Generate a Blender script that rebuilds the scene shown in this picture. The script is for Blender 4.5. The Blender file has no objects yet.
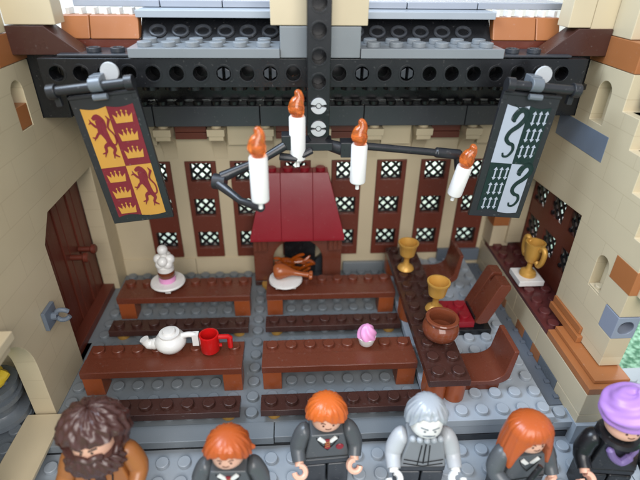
import bpy, bmesh, math, random
from mathutils import Matrix, Vector
random.seed(7)
S = bpy.context.scene
COL = S.collection
U = 0.008                      # one stud = 8 mm; every builder below works in studs
PI = math.pi

# ------------------------------------------------------------------ camera
cd = bpy.data.cameras.new('camera'); cam = bpy.data.objects.new('camera', cd); COL.objects.link(cam)
S.camera = cam
cx, cy, cz, yaw, pitch, roll, fpx = 10.7299, -15.6471, 19.5606, 0.0642248, 0.5362572, 0.0140972, 480.007
_f = Vector((math.sin(yaw)*math.cos(pitch), math.cos(yaw)*math.cos(pitch), -math.sin(pitch)))
_r = Vector((math.cos(yaw), -math.sin(yaw), 0)); _u = _r.cross(_f)
r2 = _r*math.cos(roll)+_u*math.sin(roll); u2 = -_r*math.sin(roll)+_u*math.cos(roll)
m = Matrix((r2, u2, -_f)).transposed().to_4x4(); m.translation = Vector((cx, cy, cz))*U
cam.matrix_world = m
cd.sensor_width = 36; cd.lens = fpx/640*36
cd.clip_start = 0.01; cd.clip_end = 20
cd.dof.use_dof = True; cd.dof.focus_distance = 23.5*U; cd.dof.aperture_fstop = 10

# ------------------------------------------------------------------ world and lamps
w = bpy.data.worlds.new('World'); S.world = w; w.use_nodes = True
bg = w.node_tree.nodes['Background']
bg.inputs[0].default_value = (0.76, 0.82, 0.93, 1); bg.inputs[1].default_value = 0.62
def area(name, loc, target, size, power, col, sy=None):
    l = bpy.data.lights.new(name, 'AREA'); l.shape = 'RECTANGLE'; l.size = size*U; l.size_y = (sy or size)*U
    l.energy = power; l.color = col
    o = bpy.data.objects.new(name, l); COL.objects.link(o); o.location = Vector(loc)*U
    o.rotation_euler = (Vector(target)-Vector(loc)).to_track_quat('-Z', 'Y').to_euler()
    return o
area('window_light', (-16, 2, 46), (16, 4, 0), 26, 1.65, (0.68, 0.82, 1.0))
area('room_light', (14, -36, 34), (12, 4, 2), 32, 1.35, (1.0, 0.96, 0.92))
area('backdrop_light', (18, 15.0, 14.5), (18, 18, 4), 46, .75, (0.90, 0.97, 1.0), 1.5)
S.view_settings.view_transform = 'Standard'; S.view_settings.look = 'None'
S.view_settings.exposure = 0.24; S.view_settings.gamma = 1

# ------------------------------------------------------------------ materials
def nodes(name):
    m = bpy.data.materials.new(name); m.use_nodes = True
    return m, m.node_tree.nodes, m.node_tree.links, m.node_tree.nodes['Principled BSDF']
def plastic(name, rgb, rough=0.28, metal=0.0, trans=0.0, var=0.10, bump=0.03, ior=1.5, streak=None):
    m, n, l, p = nodes(name)
    p.inputs['Metallic'].default_value = metal; p.inputs['IOR'].default_value = ior
    p.inputs['Transmission Weight'].default_value = trans
    tc = n.new('ShaderNodeTexCoord')
    nz = n.new('ShaderNodeTexNoise'); nz.inputs['Scale'].default_value = 55; nz.inputs['Detail'].default_value = 5
    l.new(tc.outputs['Object'], nz.inputs['Vector'])
    if streak:
        mp = n.new('ShaderNodeMapping'); mp.inputs['Scale'].default_value = streak
        l.new(tc.outputs['Object'], mp.inputs['Vector']); l.new(mp.outputs[0], nz.inputs['Vector'])
    cr = n.new('ShaderNodeMix'); cr.data_type = 'RGBA'
    cr.inputs[6].default_value = tuple(c*(1-var) for c in rgb)+(1,)
    cr.inputs[7].default_value = tuple(min(1, c*(1+var)) for c in rgb)+(1,)
    l.new(nz.outputs['Fac'], cr.inputs[0])
    # dust specks and hairline scratches
    sp = n.new('ShaderNodeTexNoise'); sp.inputs['Scale'].default_value = 900; sp.inputs['Detail'].default_value = 2
    l.new(tc.outputs['Object'], sp.inputs['Vector'])
    rp = n.new('ShaderNodeMapRange'); rp.inputs[1].default_value = 0.66; rp.inputs[2].default_value = 0.78
    rp.inputs[3].default_value = 0; rp.inputs[4].default_value = 0.13
    l.new(sp.outputs['Fac'], rp.inputs[0])
    mx = n.new('ShaderNodeMix'); mx.data_type = 'RGBA'
    mx.inputs[7].default_value = (0.45, 0.44, 0.42, 1)
    l.new(rp.outputs[0], mx.inputs[0]); l.new(cr.outputs[2], mx.inputs[6]); l.new(mx.outputs[2], p.inputs['Base Color'])
    n2 = n.new('ShaderNodeTexNoise'); n2.inputs['Scale'].default_value = 160; n2.inputs['Detail'].default_value = 6
    l.new(tc.outputs['Object'], n2.inputs['Vector'])
    mr = n.new('ShaderNodeMapRange'); mr.inputs[3].default_value = rough*0.75; mr.inputs[4].default_value = rough*1.5
    l.new(n2.outputs['Fac'], mr.inputs[0]); l.new(mr.outputs[0], p.inputs['Roughness'])
    b = n.new('ShaderNodeBump'); b.inputs['Strength'].default_value = bump; b.inputs['Distance'].default_value = 0.0006
    l.new(n2.outputs['Fac'], b.inputs['Height']); l.new(b.outputs[0], p.inputs['Normal'])
    return m
def brickwork(name, rgb, plane, rough=0.3, w_=4.0, h_=1.2):
    """plastic with the hairline joints of stacked bricks; plane 'yz' or 'xz'"""
    m = plastic(name, rgb, rough, var=0.07)
    n, l = m.node_tree.nodes, m.node_tree.links; p = n['Principled BSDF']
    tc = n.new('ShaderNodeTexCoord'); sx = n.new('ShaderNodeSeparateXYZ'); cb = n.new('ShaderNodeCombineXYZ')
    l.new(tc.outputs['Object'], sx.inputs[0])
    l.new(sx.outputs[1 if plane == 'yz' else 0], cb.inputs[0]); l.new(sx.outputs[2], cb.inputs[1])
    bt = n.new('ShaderNodeTexBrick'); l.new(cb.outputs[0], bt.inputs['Vector'])
    bt.inputs['Scale'].default_value = 1/U; bt.inputs['Brick Width'].default_value = w_; bt.inputs['Row Height'].default_value = h_
    bt.inputs['Mortar Size'].default_value = 0.022; bt.inputs['Mortar Smooth'].default_value = 0.3
    bt.offset = 0.4; bt.inputs['Bias'].default_value = 0
    for k, c in (('Color1', 0.965), ('Color2', 1.0)): bt.inputs[k].default_value = (c, c, c*0.985, 1)
    bt.inputs['Mortar'].default_value = (0.86, 0.84, 0.81, 1)
    src = p.inputs['Base Color'].links[0].from_socket
    mx = n.new('ShaderNodeMix'); mx.data_type = 'RGBA'; mx.blend_type = 'MULTIPLY'; mx.inputs[0].default_value = 1
    l.new(src, mx.inputs[6]); l.new(bt.outputs['Color'], mx.inputs[7]); l.new(mx.outputs[2], p.inputs['Base Color'])
    return m
TAN = (0.55, 0.465, 0.315)
M = dict(vest=plastic('grey waistcoat', (0.21, 0.225, 0.24), .32),slategrey=plastic('mid grey plastic', (0.13, 0.15, 0.17), .25),
 tan=plastic('tan plastic', TAN, .3), tan_yz=brickwork('tan bricks side', TAN, 'yz'), tan_xz=brickwork('tan bricks back', TAN, 'xz', w_=3),
 dkgrey=plastic('dark bluish grey plastic', (0.185, 0.208, 0.225), .3), grey=plastic('light bluish grey plastic', (0.33, 0.37, 0.41), .3),
 palegrey=plastic('pale grey plastic', (0.31, 0.34, 0.39), .18), beamgrey=plastic('dimmed grey plastic', (0.20, 0.22, 0.235), .3), lintel=plastic('lintel slate plastic', (0.055, 0.060, 0.070), .3), sandblue=plastic('slate blue plastic', (0.12, 0.145, 0.18), .3),  # beamgrey: light grey darkened in colour to offset strong light from above
 slate=plastic('slate plastic', (0.034, 0.038, 0.045), .3), black=plastic('black plastic', (0.008, 0.0085, 0.010), .25, var=.2),
 rbrown=plastic('reddish brown plastic', (0.130, 0.034, 0.018), .25), dbrown=plastic('dark brown plastic', (0.052, 0.020, 0.015), .25),
 wbrown=plastic('window brown plastic', (0.13, 0.030, 0.017), .35), door=plastic('door brown plastic', (0.125, 0.027, 0.015), .36),
 orange=plastic('brown orange plastic', (0.34, 0.125, 0.042), .3), legor=plastic('rusty brown plastic', (0.27, 0.064, 0.018), .3),
 dred=plastic('dark red plastic', (0.25, 0.009, 0.018), .3), red=plastic('bright red plastic', (0.52, 0.008, 0.008), .2),
 white=plastic('white plastic', (0.74, 0.73, 0.70), .25, var=.03), gold=plastic('pearl gold plastic', (0.60, 0.33, 0.07), .34, metal=.3),
 kettle=plastic('glossy brown plastic', (0.17, 0.045, 0.02), .12), turkey=plastic('roast brown plastic', (0.33, 0.085, 0.024), .22),
 pink=plastic('pink plastic', (0.75, 0.32, 0.58), .3), candle=plastic('candle white plastic', (0.74, 0.73, 0.71), .4, var=.04),
 flame=plastic('clear orange plastic', (1.0, 0.29, 0.06), .06, trans=.8, var=.03, bump=0),
 fire=plastic('amber flame plastic', (0.60, 0.13, 0.010), .12, trans=.6, var=.5),
 metal=plastic('light grey pin', (0.45, 0.47, 0.48), .25), lav=plastic('lavender plastic', (0.40, 0.21, 0.56), .33),
 scarf=plastic('purple print', (0.17, 0.115, 0.28), .4), skin=plastic('flesh plastic', (0.74, 0.42, 0.30), .3, var=.04),
 ghost=plastic('pale face plastic', (0.78, 0.77, 0.74), .3, var=.03), hairor=plastic('orange hair plastic', (0.55, 0.115, 0.018), .25),
 haircop=plastic('copper hair plastic', (0.42, 0.085, 0.016), .27), hairbr=plastic('dark brown hair plastic', (0.070, 0.030, 0.025), .25),
 hairgr=plastic('silver hair plastic', (0.34, 0.37, 0.40), .22), coat=plastic('coat brown plastic', (0.34, 0.125, 0.035), .3),
 cloth=plastic('grey uniform plastic', (0.075, 0.082, 0.088), .3), greyarm=plastic('pale grey sleeve', (0.42, 0.44, 0.46), .3),
 yellow=plastic('yellow plastic', (0.72, 0.50, 0.03), .3), flagred=plastic('flag crimson', (0.165, 0.012, 0.022), .32),
 flagyel=plastic('flag yellow', (0.50, 0.26, 0.045), .32), flaggrn=plastic('flag green', (0.006, 0.021, 0.019), .32),
 flagsil=plastic('flag silver', (0.36, 0.40, 0.47), .32), frame=plastic('banner frame', (0.020, 0.021, 0.024), .28, var=.2),
 print=plastic('black print', (0.01, 0.01, 0.011), .4), brownprint=plastic('brown print', (0.07, 0.02, 0.012), .4),
)
def pane_mat():
    m, n, l, p = nodes('clear pane')
    tc = n.new('ShaderNodeTexCoord'); nz = n.new('ShaderNodeTexNoise'); nz.inputs['Scale'].default_value = 90
    l.new(tc.outputs['Object'], nz.inputs['Vector'])
    cr = n.new('ShaderNodeValToRGB'); e = cr.color_ramp.elements
    e[0].position = .3; e[0].color = (0.75, 0.92, 0.86, 1); e[1].position = .6; e[1].color = (0.93, 0.97, 1, 1)
    l.new(nz.outputs['Fac'], cr.inputs[0]); l.new(cr.outputs[0], p.inputs['Base Color'])
    p.inputs['Transmission Weight'].default_value = .9; p.inputs['Roughness'].default_value = .25; p.inputs['IOR'].default_value = 1.2
    return m
M['pane'] = pane_mat()
def carpet_mat():
    m, n, l, p = nodes('teal carpet')
    tc = n.new('ShaderNodeTexCoord')
    nz = n.new('ShaderNodeTexNoise'); nz.inputs['Scale'].default_value = 420; nz.inputs['Detail'].default_value = 4
    l.new(tc.outputs['Object'], nz.inputs['Vector'])
    cr = n.new('ShaderNodeValToRGB'); e = cr.color_ramp.elements
    e[0].position = .38; e[0].color = (0.06, 0.18, 0.10, 1); e[1].position = .62; e[1].color = (0.31, 0.53, 0.38, 1)
    l.new(nz.outputs['Fac'], cr.inputs[0]); l.new(cr.outputs[0], p.inputs['Base Color']); p.inputs['Roughness'].default_value = .9
    b = n.new('ShaderNodeBump'); b.inputs['Strength'].default_value = 1; b.inputs['Distance'].default_value = .003
    l.new(nz.outputs['Fac'], b.inputs['Height']); l.new(b.outputs[0], p.inputs['Normal'])
    return m
M['carpet'] = carpet_mat()

# ------------------------------------------------------------------ mesh helpers (studs)
class MB:
    def __init__(s): s.v = []; s.f = []
    def _add(s, vs, fs):
        o = len(s.v); s.v += [tuple(a) for a in vs]; s.f += [tuple(i+o for i in f) for f in fs]; return s
    def box(s, x0, y0, z0, x1, y1, z1):
        v = [(x0,y0,z0),(x1,y0,z0),(x1,y1,z0),(x0,y1,z0),(x0,y0,z1),(x1,y0,z1),(x1,y1,z1),(x0,y1,z1)]
        return s._add(v, [(0,3,2,1),(4,5,6,7),(0,1,5,4),(1,2,6,5),(2,3,7,6),(3,0,4,7)])
    def lathe(s, prof, c=(0,0,0), n=24, ax='z', a0=0.0):
        """profile of (radius, height), both ends closed"""
        vs = []; fs = []
        for r, h in prof:
            for i in range(n):
                a = 2*PI*i/n+a0; x, y = r*math.cos(a), r*math.sin(a)
                q = (x, y, h) if ax == 'z' else ((h, x, y) if ax == 'x' else (x, h, y))
                vs.append((c[0]+q[0], c[1]+q[1], c[2]+q[2]))
        k = len(prof)
        for j in range(k-1):
            for i in range(n): fs.append((j*n+i, j*n+(i+1) % n, (j+1)*n+(i+1) % n, (j+1)*n+i))
        fs.append(tuple(range(n-1, -1, -1))); fs.append(tuple((k-1)*n+i for i in range(n)))
        return s._add(vs, fs)
    def stud(s, x, y, z, r=.3, h=.21):
        return s.lathe([(r, 0), (r, h-.03), (r-.03, h)], (x, y, z), 20)
    def studs(s, x0, x1, y0, y1, z):
        for i in range(int(round(x1-x0))):
            for j in range(int(round(y1-y0))): s.stud(x0+i+.5, y0+j+.5, z)
        return s
    def tube(s, pts, r, n=10):
        """round tube along points; r a number or a list"""
        P = [Vector(p) for p in pts]; R = r if isinstance(r, (list, tuple)) else [r]*len(P)
        vs = []; fs = []; up = Vector((0, 0, 1)); prev = None
        for i, p in enumerate(P):
            d = (P[min(i+1, len(P)-1)]-P[max(i-1, 0)]).normalized()
            if prev is None:
                a = up if abs(d.z) < .9 else Vector((1, 0, 0)); x = d.cross(a).normalized()
            else: x = (prev-d*prev.dot(d)).normalized()
            prev = x; y = d.cross(x)
            for k in range(n):
                t = 2*PI*k/n; vs.append(p+(x*math.cos(t)+y*math.sin(t))*R[i])
        for i in range(len(P)-1):
            for k in range(n): fs.append((i*n+k, i*n+(k+1) % n, (i+1)*n+(k+1) % n, (i+1)*n+k))
        fs.append(tuple(range(n-1, -1, -1))); fs.append(tuple((len(P)-1)*n+k for k in range(n)))
        return s._add(vs, fs)
    def prism(s, poly, ax, lo, hi, holes=()):
        """polygon (with holes) extruded along ax. x: (y,z)  y: (x,z)  z: (x,y)"""
        mk = {'x': lambda a, b, h: (h, a, b), 'y': lambda a, b, h: (a, h, b), 'z': lambda a, b, h: (a, b, h)}[ax]
        loops = [poly]+list(holes)
        if not holes:
            n = len(poly); vs = [mk(a, b, lo) for a, b in poly]+[mk(a, b, hi) for a, b in poly]
            fs = [tuple(range(n)), tuple(range(2*n-1, n-1, -1))]+[(i, i+n, (i+1) % n+n, (i+1) % n) for i in range(n)]
            return s._add(vs, fs)
        bm = bmesh.new(); es = []; off = 0; idx = []
        for L in loops:
            vv = [bm.verts.new(mk(a, b, lo)) for a, b in L]
            es += [bm.edges.new((vv[i], vv[(i+1) % len(vv)])) for i in range(len(vv))]
            idx.append((off, len(L))); off += len(L)
        bm.verts.index_update()
        bmesh.ops.triangle_fill(bm, use_beauty=True, edges=es)
        tri = [tuple(v.index for v in f.verts) for f in bm.faces]; bm.free()
        vs = [mk(a, b, lo) for L in loops for a, b in L]+[mk(a, b, hi) for L in loops for a, b in L]
        fs = list(tri)+[tuple(i+off for i in t[::-1]) for t in tri]
        for o, n in idx: fs += [(o+i, o+i+off, o+(i+1) % n+off, o+(i+1) % n) for i in range(n)]
        return s._add(vs, fs)
    def build(s, name, mat, parent=None, loc=None, bev=.03, seg=2, smooth=35):
        me = bpy.data.meshes.new(name)
        me.from_pydata([(a*U, b*U, c*U) for a, b, c in s.v], [], s.f)
        bm = bmesh.new(); bm.from_mesh(me); bmesh.ops.recalc_face_normals(bm, faces=bm.faces); bm.to_mesh(me); bm.free()
        me.materials.append(M[mat] if isinstance(mat, str) else mat)
        me.shade_smooth(); me.set_sharp_from_angle(angle=math.radians(smooth))
        o = bpy.data.objects.new(name, me); COL.objects.link(o)
        if loc: o.location = Vector(loc)*U
        if parent: o.parent = parent
        if bev:
            b = o.modifiers.new('bevel', 'BEVEL'); b.width = bev*U; b.segments = seg; b.limit_method = 'ANGLE'
            b.angle_limit = math.radians(40); b.use_clamp_overlap = True; b.harden_normals = True
        return o
def tag(o, label=None, cat=None, group=None, kind=None):
    if label: o['label'] = label
    if cat: o['category'] = cat
    if group: o['group'] = group
    if kind: o['kind'] = kind
    return o
def thing(name, label, cat, loc=(0, 0, 0), rz=0, group=None, rot=None):
    o = bpy.data.objects.new(name, None); COL.objects.link(o); o.empty_display_size = .004
    o.location = Vector(loc)*U; o.rotation_euler = rot or (0, 0, rz)
    return tag(o, label, cat, group)
def dup(root, loc, label, rz=None):
    kids = {}
    for o in bpy.data.objects:
        if o.parent: kids.setdefault(o.parent, []).append(o)
    def cp(o, par):
        c = o.copy(); COL.objects.link(c); c.parent = par
        for k in kids.get(o, []): cp(k, c)
        return c
    c = cp(root, None); c.location = Vector(loc)*U; c['label'] = label
    if rz is not None: c.rotation_euler = (0, 0, rz)
    return c
def circ(a, b, r, n=20, t0=0, t1=2*PI, close=False):
    k = n+1 if close else n
    return [(a+r*math.cos(t0+(t1-t0)*i/n), b+r*math.sin(t0+(t1-t0)*i/n)) for i in range(k)]
def stroke(mb, pts, ws, y0, y1, ax='y'):
    """flat tapered ribbon through 2D points, extruded"""
    L = []; R = []
    for i, p in enumerate(pts):
        a = pts[max(i-1, 0)]; b = pts[min(i+1, len(pts)-1)]
        dx, dz = b[0]-a[0], b[1]-a[1]; d = math.hypot(dx, dz) or 1
        nx, nz = -dz/d*ws[i]/2, dx/d*ws[i]/2
        L.append((p[0]+nx, p[1]+nz)); R.append((p[0]-nx, p[1]-nz))
    for i in range(len(pts)-1):     # quads share nothing flat with each other: one closed ribbon
        pass
    mb.prism(L+R[::-1], ax, y0, y1)
def curve2(pts, n=6):
    """Catmull-Rom through 2D/3D points"""
    out = []; P = [Vector(p) for p in pts]; P = [P[0]*2-P[1]]+P+[P[-1]*2-P[-2]]
    for i in range(1, len(P)-2):
        for k in range(n):
            t = k/n; a, b, c, d = P[i-1], P[i], P[i+1], P[i+2]
            out.append(.5*((2*b)+(c-a)*t+(2*a-5*b+4*c-d)*t*t+(3*b-a-3*c+d)*t**3))
    out.append(P[-2]); return [tuple(v) for v in out]

# ================================================================== THE SETTING
MB().box(-90, -60, -2.6, 110, 120, -1.7).build('ground', 'carpet', bev=0)['kind'] = 'structure'
MB().box(-70, 18, -1.69, 90, 19, 30).build('backdrop', 'white', bev=0)['kind'] = 'structure'

# lower grey baseplate in front where the figures stand
b = MB().box(-8, -9, -1.2, 26, 0.2, -.8)
b.studs(-8, 26, -9, -1, -.8)
b.build('baseplate', 'grey', bev=.02)['kind'] = 'structure'
b = MB().box(26.05, -9, -1.2, 32, 3.4, -.8); b.studs(26, 32, -9, 3, -.8)
tag(b.build('side_baseplate', 'grey', bev=.02), kind='structure')
b = MB().box(-9, -5.5, -.35, -1.05, 6, .0); b.studs(-9, -2, -5.5, 5.5, 0); b.box(-9, -5.5, -.8, -1.05, 0.2, -.36)
tag(b.build('side_room_floor', 'slategrey', bev=.02), kind='structure')  # darker grey than the hall floor: side room shade put into the colour
# hall floor
b = MB().box(-2.2, 0, -.4, 17.2, 13.2, 0)
for i in range(-1, 17):
    for j in range(13):
        if 8 <= j < 10 and i != 8 and False: continue
        b.stud(i+.5, j+.5, 0)
b.build('floor', 'dkgrey', bev=.02)['kind'] = 'structure'
b = MB().box(-1.5, -.75, -.8, 16.9, -.02, -.42)
b.box(-1.5, .2, -.8, 24, 12, -.42)
tag(b.build('floor_underlay', 'black', bev=.03), kind='structure')
b = MB()
b.box(-1.3, -.95, -.4, 2.6, -.01, 0.05); b.box(2.63, -.95, -.4, 9.62, -.01, .05); b.box(9.66, -.88, -.4, 17.0, -.01, .02)
tag(b.build('floor_edge_tiles', 'dkgrey', bev=.03), kind='structure')
# raised platform
b = MB().box(17.1, -1, .38, 23, 12.88, .8); b.studs(17.1, 23.1, -1, 13, .8)
b.box(17.25, -.85, -.38, 24, 12.9, .36)
b.box(23.02, -1, .0, 24, 0.0, .4); b.stud(23.5, -.5, .4)
b.build('platform', 'grey', bev=.025)['kind'] = 'structure'
b = MB().box(17.1, -.9, -.8, 25.2, -.02, -.39)

tag(b.build('platform_underlay', 'slate', bev=.02), kind='structure')
b = MB().box(23.02, .02, .365, 23.98, 12.85, .43)
for j in range(13): b.box(23.72, j+.38, .43, 23.98, j+.6, .52)
tag(b.build('gutter', plastic('grey blue plastic', (0.11, 0.13, 0.16), .3), bev=.02), kind='structure')

# ================================================================== LEFT WALL
arch = circ(-1.65, 3.35, 2.55, 18, PI, 0, True)
outl = [(-5.5, .02), (-4.2, .02)]+arch+[(.9, .02), (4.45, .02), (4.45, 7.6), (5.5, 8.8), (11.25, 8.8), (11.25, .02), (12.95, .02),
        (12.95, 12.7), (7.6, 12.7), (7.6, 15.42), (-5.5, 15.42)]
nich = [(5.55, 12.75), (6.55, 12.75)]+circ(6.05, 14.3, .5, 10, 0, PI, True)
lw = thing('side_wall', 'tan brick wall on the left with plank door, arch and small grey clip', 'wall', (-1, 4, 0))
def lwp(mb, name, mat, **k):
    o = mb.build(name, mat, **k); o.parent = lw; o.matrix_parent_inverse = Matrix.Translation(-Vector((-1, 4, 0))*U); return o
lwp(MB().prism(outl, 'x', -2.0, -1, [nich]), 'wall', 'tan_yz')
lwp(MB().box(-2.0, 5.45, 12.72, -1.6, 6.65, 15), 'niche_back', 'tan')
lwp(MB().box(-1.62, 5.57, 12.77, -1.02, 6.53, 13.75), 'brown_orange_brick', 'orange')
b = MB().box(-2, 5.3, 15.44, -.98, 7.75, 16.62); lwp(b, 'brown_orange_brick', 'orange')
b = MB().box(-2, 3.9, 15.44, -1.0, 5.27, 19); b.box(-2, 5.3, 16.65, -1.0, 6.6, 19.5); b.box(-2, -5, 15.44, -1, 3.87, 16.6)
lwp(b, 'upper_brick', 'tan')
dr = lwp(MB().box(-2.55, 4.5, .1, -2.2, 12.6, 9.2), 'door', 'door', bev=.02)
b = MB()
for i, y in enumerate([4.5+.62*k for k in range(11)]): b.box(-2.22, y+.03, .35, -1.98-.07*(i % 3 == 1), y+.59, 9.1)
b.box(-2.02, 4.5, .0, -1.3, 11.2, .5).box(-2.6, 4.47, -.3, -2.03, 12.8, .33)
o = b.build('plank', 'door', bev=.035); o.parent = dr
b = MB()
for y, z in ((8.2, 4.5), (9.35, 4.35)):
    b.tube([(-2, y, z), (-1.2, y, z)], .17, 12); b.lathe([(.24, 0), (.3, .08), (.3, .22), (.2, .3)], (-1.3, y, z), 14, 'x')
o = b.build('handle', 'door', bev=0); o.parent = dr
# grey clip tile
b = MB().prism([(2.3, 4.15), (3.3, 4.15), (3.3, 5.15), (2.3, 5.15)], 'x', -.99, -.8)
b.tube([(-.85, 2.85, 4.6), (-.6, 2.9, 4.6)], .2, 10)
for sg in (-1, 1): b.tube(curve2([(-.65, 2.9, 4.6+.1*sg), (-.5, 2.92, 4.6+.28*sg), (-.25, 2.95, 4.6+.27*sg), (-.08, 3.0, 4.6+.14*sg)], 4), .12, 8)
lwp(b, 'wall_clip', 'sandblue', bev=.02)
b = MB().box(-2.3, -4.2, .03, -.55, .8, .22); lwp(b, 'threshold_tile', 'tan')
b = MB().box(-.99, -2.2, 6.4, -.3, -.7, 6.8).box(-.99, -2.0, 5.95, -.5, -.9, 6.39)
lwp(b, 'ledge', 'tan')
b = MB().box(-9, 3.4, .02, -2.02, 4.4, 9); b.box(-8.4, -5.5, .02, -7.6, 3.38, 9).box(-9, -5.5, 9.02, -2.02, 4.4, 9.4); lwp(b, 'side_room_wall_and_added_ceiling', 'tan_xz')  # top box is an unseen ceiling, added to keep the side room dark
lwp(MB().box(-3.1, 3.0, .02, -2.1, 3.38, 2.2), 'brown_panel', 'door')

# things in the side room
t = thing('round_pedestal', 'dark grey round banded pedestal seen through the left archway', 'pedestal', (-3.5, .9, 0))
MB().lathe([(1.25, .22), (1.25, .5), (1.0, .6), (.85, .75), (.85, 1.1), (1.0, 1.25), (1.2, 1.4), (1.2, 1.65), (1.05, 1.7), (1.05, 1.95), (1.2, 2.0), (1.2, 2.3), (.9, 2.32)], n=28).build('column', 'slategrey', t, bev=0)  # grey taken darker here, with the room's shade in the colour
b = MB()
for k in range(10):
    a = 2*PI*k/10; b.stud(.9*math.cos(a)*.8, .9*math.sin(a)*.8, 2.3, .16, .12)
b.build('ring_of_studs', 'slategrey', t, bev=0)
o = MB().tube(curve2([(-.6, .35, .2), (-.4, -.2, .38), (.05, -.45, .5), (.45, -.25, .62), (.62, .15, .8)], 5), [.1]+[.3]*5+[.34]*10+[.28]*4+[.12], 10)
o.tube(curve2([(-.5, .1, .55), (0, -.1, .75), (.4, .3, .8)], 5), [.12]+[.26]*9+[.12], 10)
o = o.build('banana_bunch', 'yellow', loc=(-3.1, .75, 2.32), bev=0); tag(o, 'yellow curved fruit lying on the dark grey round pedestal', 'fruit')

# ================================================================== BACK WALL
WX = [2.2, 5.0, 7.8, 10.95, 14.2, 17.1, 19.95, 22.75]
YB = 12.9
bw = thing('back_wall', 'tan back wall with a row of brown latticed windows and arched corbels', 'wall', (12, 13, 0))
def par(o, root, keep):
    o.parent = root; o.matrix_parent_inverse = Matrix.Translation(-Vector(keep)*U); return o
holes = [[(x-.96, 1.42), (x+.96, 1.42), (x+.96, 8.42), (x-.96, 8.42)] for x in WX]
par(MB().prism([(-2, -.3), (25.6, -.3), (25.6, 11.9), (-2, 11.9)], 'y', YB, YB+1, holes).build('wall', 'tan', bev=.02), bw, (12, 13, 0))
b = MB().box(-1, YB-.12, .01, 3.9, YB-.01, 1.3); b.box(3.93, YB-.12, .01, 7.98, YB-.01, 1.3)
par(b.build('skirting_tile', 'tan', bev=.02), bw, (12, 13, 0))
par(MB().box(14.2, YB-.3, .01, 17.09, YB-.02, .82).build('grey_skirting', 'dkgrey', bev=.03), bw, (12, 13, 0))
par(MB().box(20.9, YB-.3, .82, 23.9, YB-.02, 1.75).build('blue_skirting', 'sandblue', bev=.03), bw, (12, 13, 0))
def lattice(w, h, n=3, t=.085, ax='y', d=.06, step=.60):
    """diagonal bars clipped to a w x h opening centred on the origin"""
    b = MB()
    for sg, lo in ((1, -d), (-1, 0.004)):
        k = -6
        while k <= 6:
            c = k*step; pts = []
            a0, a1 = -w/2, w/2
            # z = sg*a + c
            lo_a, hi_a = a0, a1
            for a in (-h/2, h/2):
                pass
            s0 = sorted([((-h/2)-c)*sg, ((h/2)-c)*sg]); lo_a = max(a0, s0[0]); hi_a = min(a1, s0[1])
            if hi_a-lo_a > .06:
                q = t*.7071
                P = [(lo_a-q, sg*lo_a+c+sg*q), (lo_a+q, sg*lo_a+c-sg*q), (hi_a+q, sg*hi_a+c-sg*q), (hi_a-q, sg*hi_a+c+sg*q)]
                b.prism(P, ax, lo, lo+d-.004)
            k += 1
    return b
PZ = [2.78-4.92, 5.24-4.92, 7.7-4.92]
win0 = None
wh = [[(-.66, z-.62), (.66, z-.62), (.66, z+.62), (-.66, z+.62)] for z in PZ]
fr = MB().prism([(-.95, -3.49), (.95, -3.49), (.95, 3.49), (-.95, 3.49)], 'y', -.1, .7, wh).build('window', 'wbrown', bev=.03)
la = MB()
for z in PZ:
    L = lattice(1.32, 1.24); la._add([(a, b_+.28, c+z) for a, b_, c in L.v], L.f)
    la.box(-.66, .2, z-.62, -.58, .4, z+.62); la.box(.58, .2, z-.62, .66, .4, z+.62); la.box(-.58, .2, z-.62, .58, .4, z-.56); la.box(-.58, .2, z+.56, .58, .4, z+.62)
la = la.build('lattice', 'black', fr, bev=0)
pn = MB()
for z in PZ: pn.box(-.655, .42, z-.615, .655, .47, z+.615)
pn = pn.build('pane', 'pane', fr, bev=0)
fr.parent = bw; fr.location = Vector((WX[0]-12, YB-13, 4.92))*U
for x in WX[1:]:
    c = fr.copy(); COL.objects.link(c); c.location = Vector((x-12, YB-13, 4.92))*U
    for k in (la, pn): kk = k.copy(); COL.objects.link(kk); kk.parent = c
# corbels: tan 1x1 plate with stud over a curved bracket, at the pillars
cxs = [3.3, 6.35, 9.2, 12.55, 15.65, 18.6, 21.6, .6]
cb0 = None
prof = [(YB-1.2, 10.4), (YB-1.2, 10.15)]+[(YB-1.15+1.13*math.sin(t*PI/2/8), 8.6+1.5*math.cos(t*PI/2/8)) for t in range(9)]+[(YB-.02, 10.4)]
prof = [(a-YB, b_) for a, b_ in prof]
for i, x in enumerate(cxs):
    if cb0 is None:
        b = MB().prism(prof, 'x', -.42, .42); b.box(-.5, -1.3, 10.42, .5, -.3, 10.82); b.stud(0, -.8, 10.82)
        c = cb0 = b.build('corbel', 'tan', bw, bev=.03)
    else: c = cb0.copy(); COL.objects.link(c)
    c.location = Vector((x-12, YB-13, 0))*U
b = MB()
for x0, x1 in ((3.85, 5.7), (9.8, 12.0), (12.9, 15.1), (19.2, 21.0)):
    b.box(x0, YB-.5, 10.0, x1, YB-.02, 10.4); b.box(x0, YB-.5, 10.43, x1, YB-.02, 11.0)
par(b.build('brown_brick', 'wbrown', bev=.03), bw, (12, 13, 0))
b = MB()
for x0, x1 in ((6.9, 8.6), (16.2, 18.0), (0, 2.7), (22.2, 24.5)): b.box(x0, YB-.42, 9.6, x1, YB-.02, 11.0)
par(b.build('upper_tan_brick', 'tan', bev=.03), bw, (12, 13, 0))

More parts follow.
